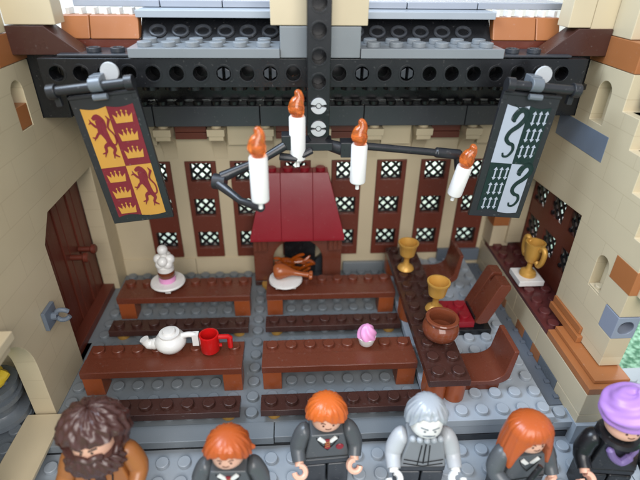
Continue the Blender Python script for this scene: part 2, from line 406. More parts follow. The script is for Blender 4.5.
# ================================================================== RIGHT WALL
rw = thing('side_wall', 'tan brick wall on the right with side windows, sill and patches of coloured brick', 'wall', (25, 4, 0))
def rwp(mb, name, mat, **k):
    o = mb.build(name, mat, **k); return par(o, rw, (25, 4, 0))
outr = [(0, 5.98), (1.0, 5.98), (1.0, 4.72), (0, 4.72), (0, 3.05), (4.62, 3.05), (4.62, 8.6), (11.3, 8.2), (11.3, 3.05), (12.85, 3.05), (12.85, 12.7), (7.6, 12.7), (7.6, 15.42), (4.2, 15.42), (4.2, 13.9), (3.0, 13.9), (3.0, 12.6),
        (1.95, 12.6), (1.95, 11.1), (.9, 11.1), (.9, 9.5), (0, 9.5)]
n1 = [(5.3, 12.95), (6.35, 12.95)]+circ(5.82, 14.3, .52, 10, 0, PI, True)
n2 = [(1.65, 5.95), (2.55, 5.95)]+circ(2.1, 7.35, .45, 10, 0, PI, True)
rwp(MB().prism(outr, 'x', 25, 26, [n1, n2]), 'wall', 'tan_yz')
rwp(MB().box(25.6, 5.2, 12.9, 26, 6.45, 14.9), 'niche_back', 'tan')
b = MB().box(25.55, 1.55, 5.9, 26, 2.65, 7.9); b.box(25.02, 1.67, 5.97, 25.5, 2.53, 6.05); b.stud(25.28, 2.1, 6.05, .22, .15); rwp(b, 'niche_back', 'tan')
# low wall under the sill, in courses with coloured bricks
segs = {0: [(-1.15, 1.0, 't'), (1.0, 2.9, 'lintel'), (2.9, 3.85, 'orange'), (3.85, 4.9, 'sandblue'), (4.9, 5.9, 'orange'), (5.9, 7.6, 't'), (7.6, 8.7, 'orange'), (8.7, 12.9, 't')],
        1: [(-1.15, 3.6, 't'), (3.6, 6.6, 't'), (6.6, 9.3, 't'), (9.3, 12.9, 't')]}
mbs = {}
for r_, L in segs.items():
    for y0, y1, c in L:
        mbs.setdefault(c, MB()).box(24 if c == 't' else 23.995, y0+.012, -.38+r_*1.42 if r_ else -.38, 25, y1-.012, 1.02 if not r_ else 2.38)
rwp(mbs['t'], 'low_brick', 'tan'); rwp(mbs['orange'], 'brown_orange_brick', 'orange'); rwp(mbs['sandblue'], 'slate_blue_brick', 'sandblue'); rwp(mbs['lintel'], 'slate_brick', 'slategrey')
b = MB().box(24, 2.95, 2.4, 26.6, 12.2, 2.62)
for j in range(9): b.stud(24.55, 3.45+j, 2.6); b.stud(25.55, 3.45+j, 2.6)
rwp(b, 'sill', plastic('sill dark brown plastic', (0.10, 0.025, 0.024), .28))
b = MB().box(24.0, -1.15, 2.4, 26.05, 2.92, 2.78); b.box(24.35, -.85, 2.8, 26.05, 2.92, 3.0)
b.box(24.72, 1.6, 3.02, 25.0, 4.5, 3.4); b.box(24.86, 1.8, 3.42, 25.0, 4.5, 3.8)
rwp(b, 'stepped_trim', 'orange')
rwp(MB().box(24.03, -1.12, .52, 26.0, -.4, 2.38).box(25.02, -.39, .0, 26, 2.9, 2.38), 'pillar_base', 'tan')
b = MB().prism([(23.97, -.8), (25.4, -.8), (25.4, .5), (23.97, .5)], 'y', -1.32, -.2, [circ(24.75, -.12, .36, 18)])
rwp(b, 'grey_technic_brick', 'grey')
rwp(MB().box(24.2, -.6, -.7, 25.3, -.25, .45), 'hole_shade_block', 'slate')  # dark block inside the hole, its colour stands in for shade
# pillar front: grey technic brick and brown-orange brick on the corner
b = MB().prism([(24.98, 4.75), (26.02, 4.75), (26.02, 5.95), (24.98, 5.95)], 'y', -.03, .99, [circ(25.5, 5.35, .36, 18)])
rwp(b, 'blue_grey_technic_brick', plastic('blue grey plastic', (0.22, 0.25, 0.31), .3))
rwp(MB().box(25.05, .5, 4.8, 25.95, .97, 5.9), 'hole_shade_block', 'slate')  # dark filler behind this hole too, shade put into its colour
rwp(MB().box(24.985, -.04, 7.17, 26.03, 1.45, 8.35), 'brown_orange_brick', 'orange')
rwp(MB().prism([(4.5, 11.42), (8.9, 11.42), (8.9, 12.64), (4.5, 12.64)], 'x', 24.985, 25.5), 'blue_grey_brick', plastic('blue grey brick', (0.14, 0.175, 0.23), .3))
rwp(MB().box(24.98, 4.2, 15.44, 26.2, 7.75, 16.62).box(25.4, 4.0, 16.64, 26.2, 4.8, 16.8), 'brown_orange_brick', 'orange')
b = MB()
for y, z in ((-.9, 8.35), (0.0, 9.5), (.95, 11.1), (2.0, 12.6), (3.1, 13.9)):
    b.box(25.35, y, z-1.7 if y > -.5 else z-1.2, 26.9, y+.98, z+.0); b.stud(25.9, y+.4, z, .26, .16)
rwp(b, 'stepped_front_brick', 'tan')
b = MB().box(25.02, 5.2, 16.64, 26.2, 6.6, 19.5).box(24.0, 6.62, 16.64, 26.2, 7.6, 18.4); rwp(b, 'upper_brick', 'tan')
b = MB().lathe([(.75, 0), (.75, 1.5), (.6, 1.55)], (26.2, 3.6, 14.2), 20); rwp(b, 'round_grey_brick', 'sandblue')
b = MB().box(24.03, 11.55, 2.64, 25.3, 12.88, 4.2); rwp(b, 'corner_pier', 'tan')
rwp(MB().box(23.97, 11.5, 4.22, 25.35, 12.6, 5.5), 'brown_orange_brick', 'orange')
# side windows
sw = [[(y-.72, z-.66), (y+.72, z-.66), (y+.72, z+.66), (y-.72, z+.66)] for y in (-3.2+6.17-.0, 8.3-3.2, 10.43-3.2) for z in (4.75, 7.1)]
sw = [[(a+3.2, b_) for a, b_ in L] for L in sw]
o = MB().prism([(4.7, 2.64), (12.5, 2.64), (12.5, 9.6), (4.7, 9.6)], 'x', 26.02, 26.7, sw).build('window', 'wbrown', bev=.03); par(o, rw, (25, 4, 0))
la2 = MB(); pn2 = MB()
for y in (6.17, 8.3, 10.43):
    for z in (4.75, 7.1):
        L = lattice(1.44, 1.32, ax='x'); la2._add([(a+26.16, b_+y, c+z) for a, b_, c in L.v], L.f)
        pn2.box(26.24, y-.71, z-.65, 26.28, y+.71, z+.65)
la2.build('lattice', 'black', o, bev=0); pn2.build('pane', 'pane', o, bev=0)

# ================================================================== BEAMS AND ROOF
rb = thing('roof_beam', 'black beam with round holes running across the top of the hall', 'beam', (12, 6, 14.5))
def rbp(mb, name, mat, **k): return par(mb.build(name, mat, **k), rb, (12, 6, 14.5))
hl = []; pins = {6: 1, 8: 1, 12: 1, 15: 1, 17: 1}
for i in range(0, 23):
    hl.append(circ(i+.86, 15.1, .31, 16))
rbp(MB().prism([(.2, 14.52), (23.95, 14.52), (23.95, 15.72), (.2, 15.72)], 'y', 6, 6.9, hl), 'beam', 'black', bev=.025)
b = MB()
for i in range(0, 23):
    b.prism(circ(i+.86, 15.1, .4, 16), 'y', 5.985, 6.03, [circ(i+.86, 15.1, .31, 16)])
rbp(b, 'hole_rim', 'black', bev=.01)
b = MB()
for i in (7, 9, 13, 15):
    x = i+.86
    for sg in (-1, 1): b.prism([(x+sg*.06, 15.1-.24), (x+sg*.27, 15.1-.12), (x+sg*.27, 15.1+.12), (x+sg*.06, 15.1+.24)], 'y', 6.02, 6.5)
rbp(b, 'pin', 'slate')
rbp(MB().box(.32, 7.6, 14.5, 23.78, 12.4, 15.6).box(-1, 12.5, 12.32, 25, 12.9, 14.48), 'inner_beam', 'black')
for x0, x1 in ((-1.4, .3), (23.8, 25.3)): rbp(MB().box(x0, 7.64, 12.73, x1, 12.4, 15.72), 'side_filler', 'black')
b = MB()
for i in range(25): b.lathe([(.36, 0), (.36, .22), (.25, .22)], (i+.4, 7.0, 14.22), 16)
rbp(b, 'underside_tube', 'black', bev=0)
b = MB()
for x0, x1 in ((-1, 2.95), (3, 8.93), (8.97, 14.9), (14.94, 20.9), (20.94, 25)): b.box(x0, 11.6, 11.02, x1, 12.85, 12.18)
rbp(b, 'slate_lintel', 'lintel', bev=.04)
b = MB().box(-1, 11.9, 12.2, 25, 12.85, 12.3)
for i in range(26): b.stud(i-.5, 12.0, 12.2)
rbp(b, 'lintel_studs', 'black', bev=0)
# grey plates on the beam
for x0, x1 in ((4.0, 10.3), (13.75, 20.0)):
    b = MB().box(x0, 5.85, 15.76, x1, 7.95, 16.14)
    k = 0
    while x0+k+.6 < x1-.2: b.stud(x0+k+.6, 6.4, 16.14); b.stud(x0+k+.6, 7.4, 16.14); k += 1
    rbp(b, 'grey_plate', 'beamgrey')
b = MB().box(1.0, 6.1, 15.76, 3.95, 7.9, 15.86).box(20.05, 6.1, 15.76, 23.2, 7.9, 15.86)
for x in (2.35, 3.35, 20.7, 21.7): b.lathe([(.3, 0), (.3, .2), (.2, .2), (.2, .1)], (x, 6.7, 15.86), 16)
rbp(b, 'round_stud_plate', 'slate')
rbp(MB().box(10.32, 5.95, 15.76, 13.73, 6.9, 17.0), 'grey_centre_brick', 'beamgrey')
rbp(MB().box(9.95, 6.0, 17.03, 14.0, 6.9, 19.4), 'tan_centre_brick', 'tan')
for sg, x0, x1 in ((1, -1, 2.0), (-1, 22.0, 25)):
    P = [(x0, 15.76), (x1, 15.76), (x1-1.45, 16.9), (x0, 16.9)] if sg > 0 else [(x0, 15.76), (x1, 15.76), (x1, 16.9), (x0+1.45, 16.9)]
    rbp(MB().prism(P, 'y', 6.5, 7.6), 'brown_slope_brick', 'dbrown')
rbp(MB().box(-1, 6.6, 16.93, 1.05, 7.6, 19.4), 'tan_corner_brick', 'tan')
rbp(MB().box(22.95, 6.6, 16.93, 23.98, 7.6, 19.4), 'tan_corner_brick', 'tan')
def roof(name, label, x0, x1, orx0, orx1):
    t = thing(name, label, 'roof', ((x0+x1)/2, 9, 16.3)); K = ((x0+x1)/2, 9, 16.3)
    P = [(7.98, 16.0), (8.85, 17.05), (9.3, 17.05), (8.4, 16.0)]
    sx0, sx1 = (x0, x1)
    bx0, bx1 = (4.0, 13) if orx0 < 4 else (11, 20.2)
    par(MB().prism(P, 'x', bx0, bx1).build('underside_panel', 'black'), t, K)
    b = MB()
    x = bx0+.75
    while x < bx1-.4:
        n = 18; c = Vector((x, 8.36, 16.5)); ux = Vector((1, 0, 0)); uz = Vector((0, .50, .60))
        ring = [tuple(c+ux*.33*math.cos(2*PI*k/n)+uz*.33*math.sin(2*PI*k/n)) for k in range(n+1)]
        b.tube(ring, .085, 8); x += 1.02
    par(b.build('tube_ring', 'slate', bev=0), t, K)
    par(MB().prism([(8.0, 17.08), (8.0, 17.38), (14, 17.38), (14, 17.08)], 'x', bx0-.05, bx1).build('grey_edge_tile', 'grey'), t, K)
    b = MB()
    yy = 8.5
    xs = [x0, x0+3.9, (x0+x1)/2+1.5, x1]
    for a, c in zip(xs[:-1], xs[1:]): b.box(a+.02, 9.2, 17.4, c-.02, 14, 17.7)
    par(b.build('roof_tile', 'palegrey', bev=.04), t, K)
    b = MB(); mid = (orx0+orx1)/2 + (-.45 if orx0 < 4 else .45)
    for a, c in ((orx0, mid-.01), (mid+.01, orx1)):
        b.prism([(7.9, 16.2), (8.4, 16.2), (8.9, 17.15), (8.3, 17.15)], 'x', a, c)
    par(b.build('brown_orange_slope', 'orange', bev=.06), t, K)
    b = MB(); x = orx0+.2
    while x < orx1-.1: b.box(x, 8.5, 17.0, x+.16, 9.1, 17.42); x += .55
    par(b.build('comb_tooth', 'white', bev=.02), t, K)
    par(MB().box(orx0, 8.0, 15.78, orx1, 8.6, 16.18).build('dark_red_tile', 'wbrown'), t, K)
    return t
roof('roof_section', 'grey tiled roof section at the upper left above the beam', .9, 11.4, .6, 4.0)
roof('roof_section', 'grey tiled roof section at the upper right above the beam', 12.4, 24, 20.2, 23.4)

# ================================================================== TABLES AND BENCHES
def make_table():
    t = thing('dining_table', 'front left reddish brown table with the white teapot and red mug', 'table', (0, 2, 0), group='long studded tables in the hall')
    b = MB().box(0, 0, 1.2, 8, 2, 1.6); b.build('tabletop', 'rbrown', t)
    b = MB()
    for i in range(8): b.stud(i+.5, 1.5, 1.6)
    b.build('stud_row', 'rbrown', t, bev=0)
    MB().box(.0, .03, 1.605, 8, .97, 1.625).build('smooth_strip', 'rbrown', t, bev=.01)
    for x in (0.03, 7.0): MB().box(x, .04, 0, x+.96, .98, 1.19).build('leg', 'legor', t)
    return t
t1 = make_table()
dup(t1, (9, 2, 0), 'front right reddish brown table with the pink cupcake')
dup(t1, (0, 8, 0), 'rear left reddish brown table with the white layered cake')
dup(t1, (9, 8, 0), 'rear right reddish brown table with the roast drumstick before the fireplace')
def make_bench():
    t = thing('bench', 'dark brown studded bench at the very front left', 'bench', (0, 0, 0), group='low dark brown studded benches')
    MB().box(0, 0, .4, 8, 1, .8).studs(0, 8, 0, 1, .8).build('seat', 'dbrown', t)
    for x in (.62, 7.4): MB().lathe([(.36, 0), (.38, .06), (.38, .39)], (x, .5, .01), 18).build('leg', 'gold', t, bev=0)
    return t
b1 = make_bench(); b1.location = Vector((0, 0, 0))*U
dup(b1, (9, 0, 0), 'dark brown studded bench at the very front right')
dup(b1, (0, 6, 0), 'dark brown studded bench between the two left tables')
dup(b1, (9, 6, 0), 'dark brown studded bench between the two right tables')

# head table on the platform
t = thing('head_table', 'long dark brown studded table running front to back on the grey platform', 'table', (17, 0, .8))
b = MB()
for y0, y1 in ((0, 3.98), (4.0, 7.98), (8.0, 12)): b.box(0, y0, 1.2, 2, y1, 1.6)
b.studs(0, 2, 0, 12, 1.6); b.build('tabletop', 'dbrown', t)
for y in (0, 6, 10.8):
    b = MB().lathe([(.52, 0), (.52, 1.19)], (.52, y+.55, .0), 20); b.lathe([(.52, 0), (.52, 1.19)], (1.5, y+.55, .0), 20)
    b.box(.0, y+.56, .0, 2.0, y+1.1, 1.19); b.build('leg', 'legor', t)

# chairs
def make_chair():
    t = thing('chair', 'brown curved chair at the front of the head table', 'chair', (19, .7, .8), group='curved brown chairs at the head table')
    out = [(0, .42), (1.35, .42)]+[(1.35+.95*math.sin(k*PI/2/8), .42+.55+.0-.55*math.cos(k*PI/2/8)) for k in range(1, 9)]+[(2.42, 2.6)]
    inn = [(2.18, 2.6), (2.02, 1.5)]+[(1.2+.8*math.cos(k*PI/2/8), 1.35-.65*math.sin(k*PI/2/8)) for k in range(1, 9)]+[(0, .7)]
    P = [(x, z) for x, z in out+inn]
    MB().prism(P, 'y', 0, 2).build('seat_shell', 'rbrown', t, bev=.05)
    b = MB().box(.0, .1, .01, 1.9, 1.9, .41); b.build('base', 'rbrown', t)
    MB().stud(.25, .5, .7, .24, .12).stud(.25, 1.5, .7, .24, .12).build('stud', 'rbrown', t, bev=0)
    return t
ch = make_chair()
dup(ch, (19, 9.2, .8), 'brown curved chair at the rear of the head table near the windows')
t = thing('high_backed_chair', 'large chair with dark red studded seat and leaning brown slab back', 'chair', (19, 5, .8))
MB().box(0, 0, .42, 2, 2, .82).studs(0, 2, 0, 2, .82).build('seat', 'dred', t)
MB().box(-.1, -.2, .01, 3.0, 2.2, .4).box(2.02, .2, .41, 2.7, 1.8, .95).build('base', 'black', t)
b = MB().prism([(2.02, .75), (2.3, .62), (2.75, .7), (3.65, 3.1), (3.6, 3.3), (3.05, 3.35), (2.95, 3.2)], 'y', 0, 1.0)
b.prism([(2.02, .75), (2.3, .62), (2.75, .7), (3.65, 3.1), (3.45, 3.1), (3.3, 2.85), (2.85, 2.9)], 'y', 1.0, 1.3)
b.prism([(2.02, .75), (2.3, .62), (2.75, .7), (3.65, 3.1), (3.6, 3.3), (3.05, 3.35), (2.95, 3.2)], 'y', 1.3, 2.1)
b.build('backrest', 'rbrown', t, bev=.04)

# ================================================================== FIREPLACE
fp = thing('fireplace', 'brown arched fireplace with dark red sloping hood against the back wall', 'fireplace', (11, 12, 0))
def fpp(mb, name, mat, **k): return par(mb.build(name, mat, **k), fp, (11, 12, 0))
ar = [(8.1, .42), (9.35, .42), (9.35, 1.5)]+circ(11.0, 2.0, 1.65, 16, PI*.97, PI*.03, True)+[(12.65, 1.5), (12.65, .42), (13.9, .42), (13.9, 3.85), (8.1, 3.85)]
ar = [(x, z) for x, z in ar]
fpp(MB().prism(ar, 'y', 11.25, 12.3), 'arch', 'rbrown')
fpp(MB().box(8.1, 11.2, .02, 9.3, 12.3, .4), 'foot', 'dbrown'); fpp(MB().box(12.7, 11.2, .02, 13.9, 12.3, .4), 'foot', 'dbrown')
b = MB().lathe([(.35, 0), (.35, .36)], (8.9, 11.0, .02), 16); fpp(b, 'gold_round_plate', 'gold', bev=.02)
for x0 in (8.12, 12.98):
    b = MB().box(x0, 10.95, 2.9, x0+.9, 11.24, 3.8); [b.box(x0+.06+k*.28, 10.85, 3.0, x0+.24+k*.28, 10.96, 3.75) for k in range(3)]
    fpp(b, 'grille_tile', 'rbrown', bev=.02)
def hood(x0t, x1t, x0b, x1b):
    b = MB(); zt, zb = 8.0, 4.1; yt, yb = 11.9, 10.55; yk = 12.8
    v = [(x0b, yb, zb), (x1b, yb, zb), (x1b, yk, zb), (x0b, yk, zb), (x0t, yt, zt), (x1t, yt, zt), (x1t, yk, zt), (x0t, yk, zt),
         (x0b, yb, zb-.22), (x1b, yb, zb-.22), (x1b, yk, zb-.22), (x0b, yk, zb-.22)]
    b._add(v, [(8, 11, 10, 9), (4, 5, 6, 7), (0, 1, 5, 4), (1, 2, 6, 5), (2, 3, 7, 6), (3, 0, 4, 7), (8, 9, 1, 0), (9, 10, 2, 1), (10, 11, 3, 2), (11, 8, 0, 3)])
    return b
h = fpp(hood(8.98, 9.975, 8.0, 9.975), 'hood', 'dred')
for a in ((9.98, 11.98, 9.98, 11.98), (11.985, 12.95, 11.985, 13.98)): hood(*a).build('hood_slope', 'dred').parent = h
b = MB()
for x in (9.45, 10.47, 11.5, 12.5): b.stud(x, 12.35, 8.0)
fpp(b, 'hood_stud', 'dred', bev=0)
fpp(MB().box(10.1, 12.1, .4, 12.2, 12.6, 3.8).box(10.3, 11.6, .4, 11.9, 12.08, 1.6), 'flue', 'black')
fpp(MB().prism([(11.8, 0.3), (13.2, .3), (13.2, 2.3), (12.2, 1.2)], 'y', 12.35, 12.75), 'slate_wedge', 'slate')
b = MB().box(9.4, 11.3, .02, 12.65, 12.8, .3); fpp(b, 'hearth', 'slate')
lf = thing('fire_logs', 'orange flames and twisted amber logs inside the fireplace', 'fire', (10.6, 11.6, .35))
rnd = random.Random(3)
b = MB()
for k in range(9):
    a = rnd.uniform(-.4, .4); x0 = rnd.uniform(-1.25, -.5); z = .75+.14*k*.8
    pts = [(x0+i*.42, -.1+a*(i/5-.5)+rnd.uniform(-.09, .09), z+rnd.uniform(-.18, .22)+.25*math.sin(i*1.4+k)*(i > 1)) for i in range(6)]
    b.tube(curve2(pts, 4), [.04]+[.11]*19+[.04], 8)
b.build('flames', 'fire', lf, bev=0)
b = MB()
for k in range(4): b.tube([(-.9, -.3+.25*k, .2+.1*k), (1.1, .1-.2*k, .45-.06*k)], .16, 10)
b.build('logs', plastic('amber brown', (0.22, .05, .01), .3), lf, bev=.02)

# ================================================================== FOOD AND TABLEWARE
t = thing('teapot', 'white teapot with short spout on the front left table', 'teapot', (4.3, 3.4, 1.78), rz=PI)
MB().lathe([(.42, 0), (.45, .05), (.62, .18), (.78, .42), (.80, .62), (.68, .85), (.50, .98), (.52, 1.02), (.52, 1.10), (.36, 1.12), (.3, 1.26), (.22, 1.28)], n=28).build('body', 'white', t, bev=0)
MB().tube(curve2([(.6, 0, .45), (.95, 0, .36), (1.2, 0, .45), (1.32, 0, .72)], 4), [.3]*4+[.27]*4+[.22]*4+[.24], 14).build('spout', 'white', t, bev=0)
MB().tube(curve2([(-.6, 0, .88), (-1.0, 0, .95), (-1.3, 0, .85), (-1.3, 0, .5)], 4), .15, 12).box(-1.46, -.17, .3, -1.14, .17, 1.0).build('handle', 'white', t, bev=.04)
t = thing('mug', 'bright red mug with square handle on the front left table', 'mug', (6.3, 3.3, 1.78))
MB().lathe([(.48, 0), (.5, .04), (.5, 1.0), (.42, 1.02), (.40, .96), (.40, .15), (.2, .13)], n=26).build('body', 'red', t, bev=0)
MB().tube([(.45, 0, .82), (.98, 0, .82), (1.05, 0, .75), (1.05, 0, .12)], [.13, .13, .15, .14], 10).tube([(.45, 0, .26), (.62, 0, .26)], .1, 8).build('handle', 'red', t, bev=0)
t = thing('cupcake', 'pink swirled cupcake in white case on the front right table', 'cupcake', (14.5, 3.4, 1.8))
MB().lathe([(.36, 0), (.38, .03), (.48, .40), (.50, .5), (.3, .52)], n=28).build('case', 'white', t, bev=0)
vs = MB()
n = 40; k = 14; V = []; F = []
for j in range(k):
    f_ = j/(k-1); R = .50*math.cos(f_*PI/2*.97)**.55; z = .5+.72*f_
    for i in range(n):
        a = 2*PI*i/n; rr = R*(1+.09*math.sin(6*a+f_*7)); V.append((rr*math.cos(a), rr*math.sin(a), z))
for j in range(k-1):
    for i in range(n): F.append((j*n+i, j*n+(i+1) % n, (j+1)*n+(i+1) % n, (j+1)*n+i))
F.append(tuple(range(n-1, -1, -1))); F.append(tuple((k-1)*n+i for i in range(n)))
vs._add(V, F).build('icing', 'pink', t, bev=0, smooth=60)
t = thing('dish', 'round white dish under the drumstick on the rear right table', 'dish', (10.2, 8.95, 1.8))
b = MB().lathe([(.5, 0), (.55, .18), (1.0, .22), (1.05, .28), (1.02, .4), (.85, .42)], n=32)
for k in range(4):
    a = k*PI/2+PI/4; b.box(.62*math.cos(a)-.18, .62*math.sin(a)-.18, 0.0, .62*math.cos(a)+.18, .62*math.sin(a)+.18, .21)
b.build('plate', 'white', t, bev=0)
t = thing('roast_drumstick', 'roast brown drumstick lying on the white dish', 'food', (10.1, 8.95, 2.22), rz=-.12)
MB().tube(curve2([(-.62, 0, .42), (-.5, 0, .44), (-.1, 0, .5), (.4, 0, .46), (.85, 0, .38), (1.3, 0, .32), (1.6, 0, .3)], 5), [.05, .22, .33, .40, .44, .47, .50, .52, .53, .52, .50, .46, .42, .38, .33, .28, .24, .21, .19, .18, .17, .16, .15, .15, .15, .16, .16, .17, .17, .16, .12], 18).build('meat', 'turkey', t, bev=0)
MB().lathe([(.1, -.12), (.2, -.08), (.23, 0), (.2, .1), (.1, .14)], (1.66, .05, .34), 14, 'x').lathe([(.1, -.12), (.18, -.08), (.2, 0), (.18, .1), (.1, .14)], (1.66, -.16, .28), 14, 'x').build('bone_end', 'turkey', t, bev=0)
t = thing('layer_cake', 'white and brown layered cake with ball topping on rear left table', 'cake', (1.75+1.2, 9.0, 1.8))
b = MB().lathe([(.6, 0), (.65, .2), (1.0, .22), (1.05, .3), (1.0, .4), (.6, .42)], n=30)
for k in range(4):
    a = k*PI/2+.2; b.box(.68*math.cos(a)-.16, .68*math.sin(a)-.16, .0, .68*math.cos(a)+.16, .68*math.sin(a)+.16, .21)
b.build('plate', 'white', t, bev=0)
MB().lathe([(.5, .43), (.5, .75), (.4, .76)], n=24).build('pink_layer', 'pink', t, bev=0)
MB().lathe([(.48, .77), (.5, .8), (.5, 1.12), (.4, 1.14)], n=24).build('brown_layer', 'kettle', t, bev=0)
b = MB().lathe([(.42, 1.15), (.5, 1.2), (.5, 1.5), (.4, 1.55)], n=24)
def ball(mb, c, r, n=14):
    mb.lathe([(r*math.sin(PI*k/10)+(1e-3 if k in (0, 10) else 0), -r*math.cos(PI*k/10)) for k in range(11)], c, n)
for x, y, z in ((0, 0, 2.6), (.33, 0, 1.95), (-.33, .05, 1.95), (.05, .32, 2.0), (0, -.36, 1.98), (-.2, -.2, 1.7), (.22, -.2, 1.7)): ball(b, (x, y, z), .31)
b.lathe([(.2, 1.5), (.2, 2.4)], n=12); b.build('ball_topping', 'white', t, bev=0)
GOB = [(a*1.12, c*1.08) for a, c in [(.42, 0), (.46, .06), (.40, .2), (.2, .34), (.15, .5), (.15, .72), (.24, .86), (.40, 1.0), (.44, 1.25), (.50, 1.62), (.56, 1.72), (.56, 1.8), (.48, 1.8), (.42, 1.55), (.36, 1.2), (.1, 1.12)]]
t = thing('goblet', 'pearl gold goblet at the rear end of the head table', 'goblet', (17.75, 9.1, 2.6), group='gold goblets on the head table')
MB().lathe(GOB, n=26).build('cup', 'gold', t, bev=0)
dup(t, (18.5, 5.0, 2.6), 'pearl gold goblet in front of the dark red seat')
t = thing('cooking_pot', 'round glossy brown pot with wide open mouth on the head table', 'pot', (18.15, 2.75, 2.6))
MB().lathe([(.35, 0), (.6, .08), (.86, .35), (.95, .65), (.88, .95), (.72, 1.12), (.72, 1.18), (.82, 1.22), (.84, 1.32), (.80, 1.38), (.66, 1.38), (.60, 1.25), (.62, 1.05), (.7, .6), (.5, .25), (.2, .2)], n=32).build('body', 'kettle', t, bev=0)
tag(MB().box(-.75, -.75, 0, .75, .75, .36).build('white_tile', 'white', loc=(24.72, 7.35, 2.83), bev=.04), 'square white tile under the gold trophy on the window sill', 'tile')
t = thing('trophy_cup', 'two-handled gold trophy cup standing on the window sill', 'trophy', (24.72, 7.35, 3.2), rz=-1.42); t.scale = (.95, .95, .95)
MB().lathe([(.5, 0), (.52, .1), (.45, .28), (.22, .42), (.16, .6), (.16, .85), (.3, 1.0), (.42, 1.15), (.5, 1.6), (.58, 2.25), (.6, 2.35), (.5, 2.36), (.45, 1.9), (.3, 1.3), (.1, 1.25)], n=28).build('cup', 'gold', t, bev=0)
for sg in (-1, 1):
    MB().tube(curve2([(sg*.55, 0, 2.1), (sg*.78, 0, 2.32), (sg*.98, 0, 2.1), (sg*.95, 0, 1.5), (sg*.72, 0, 1.1), (sg*.5, 0, 1.25)], 5), .16, 12).build('handle', 'gold', t, bev=0)

# ================================================================== BANNERS
def banner_frame(t, W, H):
    e = -.28 if W > 2.7 else .28
    b = MB().tube([(-W/2-.25+e, -.2, .55), (W/2+.25+e, -.2, .55)], .2, 14)
    for x in (-W/2-.15+e, W/2+.15+e): b.lathe([(.3, -.17), (.3, .17)], (x, -.2, .55), 16, 'x'); b.box(x-.12, -.1, -.1, x+.12, .12, .5)
    b.build('pole', 'frame', t, bev=.03)
    b = MB().tube([(-.3, -.2, .62), (.2, -.2, .62)], .29, 14); b.box(-.3, -.1, .55, .2, .5, .95)
    b.build('clip', 'slategrey', t, bev=.04)
    MB().tube([(-.28, -.34, .16), (.3, -.34, .16)], .13, 10).build('lower_clip', 'slategrey', t, bev=.02)
    MB().lathe([(.36, 0), (.38, .08), (.34, .16), (.24, .16), (.24, .02)], (.42, .3, .95), 18, 'y').build('pin', 'metal', t, bev=0)
    fr = MB().box(-W/2, -.08, -H, W/2, .12, .25); fr.box(-W/2, -.16, .12, W/2, -.09, .25)
    return fr.build('panel', 'frame', t, bev=.09, seg=3)
def panelbox(x0, z0, x1, z1, y): return MB().prism([(x0, z0), (x1, z0), (x1, z1), (x0, z1)], 'y', y, y+.02)
def lion(mb, ox, oz, s, y, tall=1.0):
    """a generic heraldic beast standing up, facing left"""
    k = [0]
    def st(pts, ws):
        k[0] += 1; c = curve2([(p[0], p[1]) for p in pts], 4)
        W = []
        for i in range(len(pts)-1): W += [ws[i]+(ws[i+1]-ws[i])*q/4 for q in range(4)]
        W.append(ws[-1]); stroke(mb, [(ox+a*s, oz+b*s*tall) for a, b in c], [w*s*1.08 for w in W], y-.012-.0016*k[0], y-.002)
    st([(.64, .30), (.60, .50), (.52, .72), (.44, .90)], [.20, .18, .28, .22]); st([(.60, .98), (.66, .74)], [.16, .02]); st([(.40, .80), (.34, .68)], [.1, .02])
    st([(.52, .80), (.52, .98), (.44, 1.10), (.28, 1.06)], [.32, .32, .22, .09])
    st([(.42, 1.08), (.46, 1.18)], [.10, .02])
    st([(.50, .82), (.32, .86), (.20, .97), (.10, .94)], [.13, .08, .07, .02]); st([(.21, .95), (.17, 1.07)], [.07, .01])
    st([(.50, .70), (.32, .66), (.20, .56), (.08, .58)], [.12, .08, .07, .02]); st([(.20, .57), (.12, .48)], [.06, .01])
    st([(.62, .36), (.44, .30), (.40, .14), (.24, .10)], [.17, .11, .08, .03]); st([(.40, .15), (.30, .0)], [.06, .02])
    st([(.66, .34), (.74, .20), (.66, .06), (.82, -.04)], [.17, .11, .08, .03]); st([(.66, .07), (.62, -.06)], [.06, .02])
    st([(.68, .32), (.86, .34), (.88, .58), (.74, .80), (.86, 1.02)], [.05, .05, .04, .05, .09])
    st([(.86, 1.0), (.78, 1.12)], [.08, .01]); st([(.55, .95), (.66, .86)], [.12, .01]); st([(.52, 1.02), (.65, 1.02)], [.12, .01])
def crown(mb, cx_, cz_, s, y):
    P = [(-.5, -.32), (.5, -.32), (.58, .22), (.34, .0), (.26, .30), (.12, .0), (0, .36), (-.12, .0), (-.26, .30), (-.34, .0), (-.58, .22)]
    mb.prism([(cx_+a*s, cz_+b*s) for a, b in P], 'y', y-.012, y-.002)
    for a, b in ((0, .4), (.27, .34), (-.27, .34)): mb.prism([(cx_+a*s+.05*s*math.cos(t*PI/4), cz_+b*s+.06*s*math.sin(t*PI/4)) for t in range(8)], 'y', y-.015, y-.002)
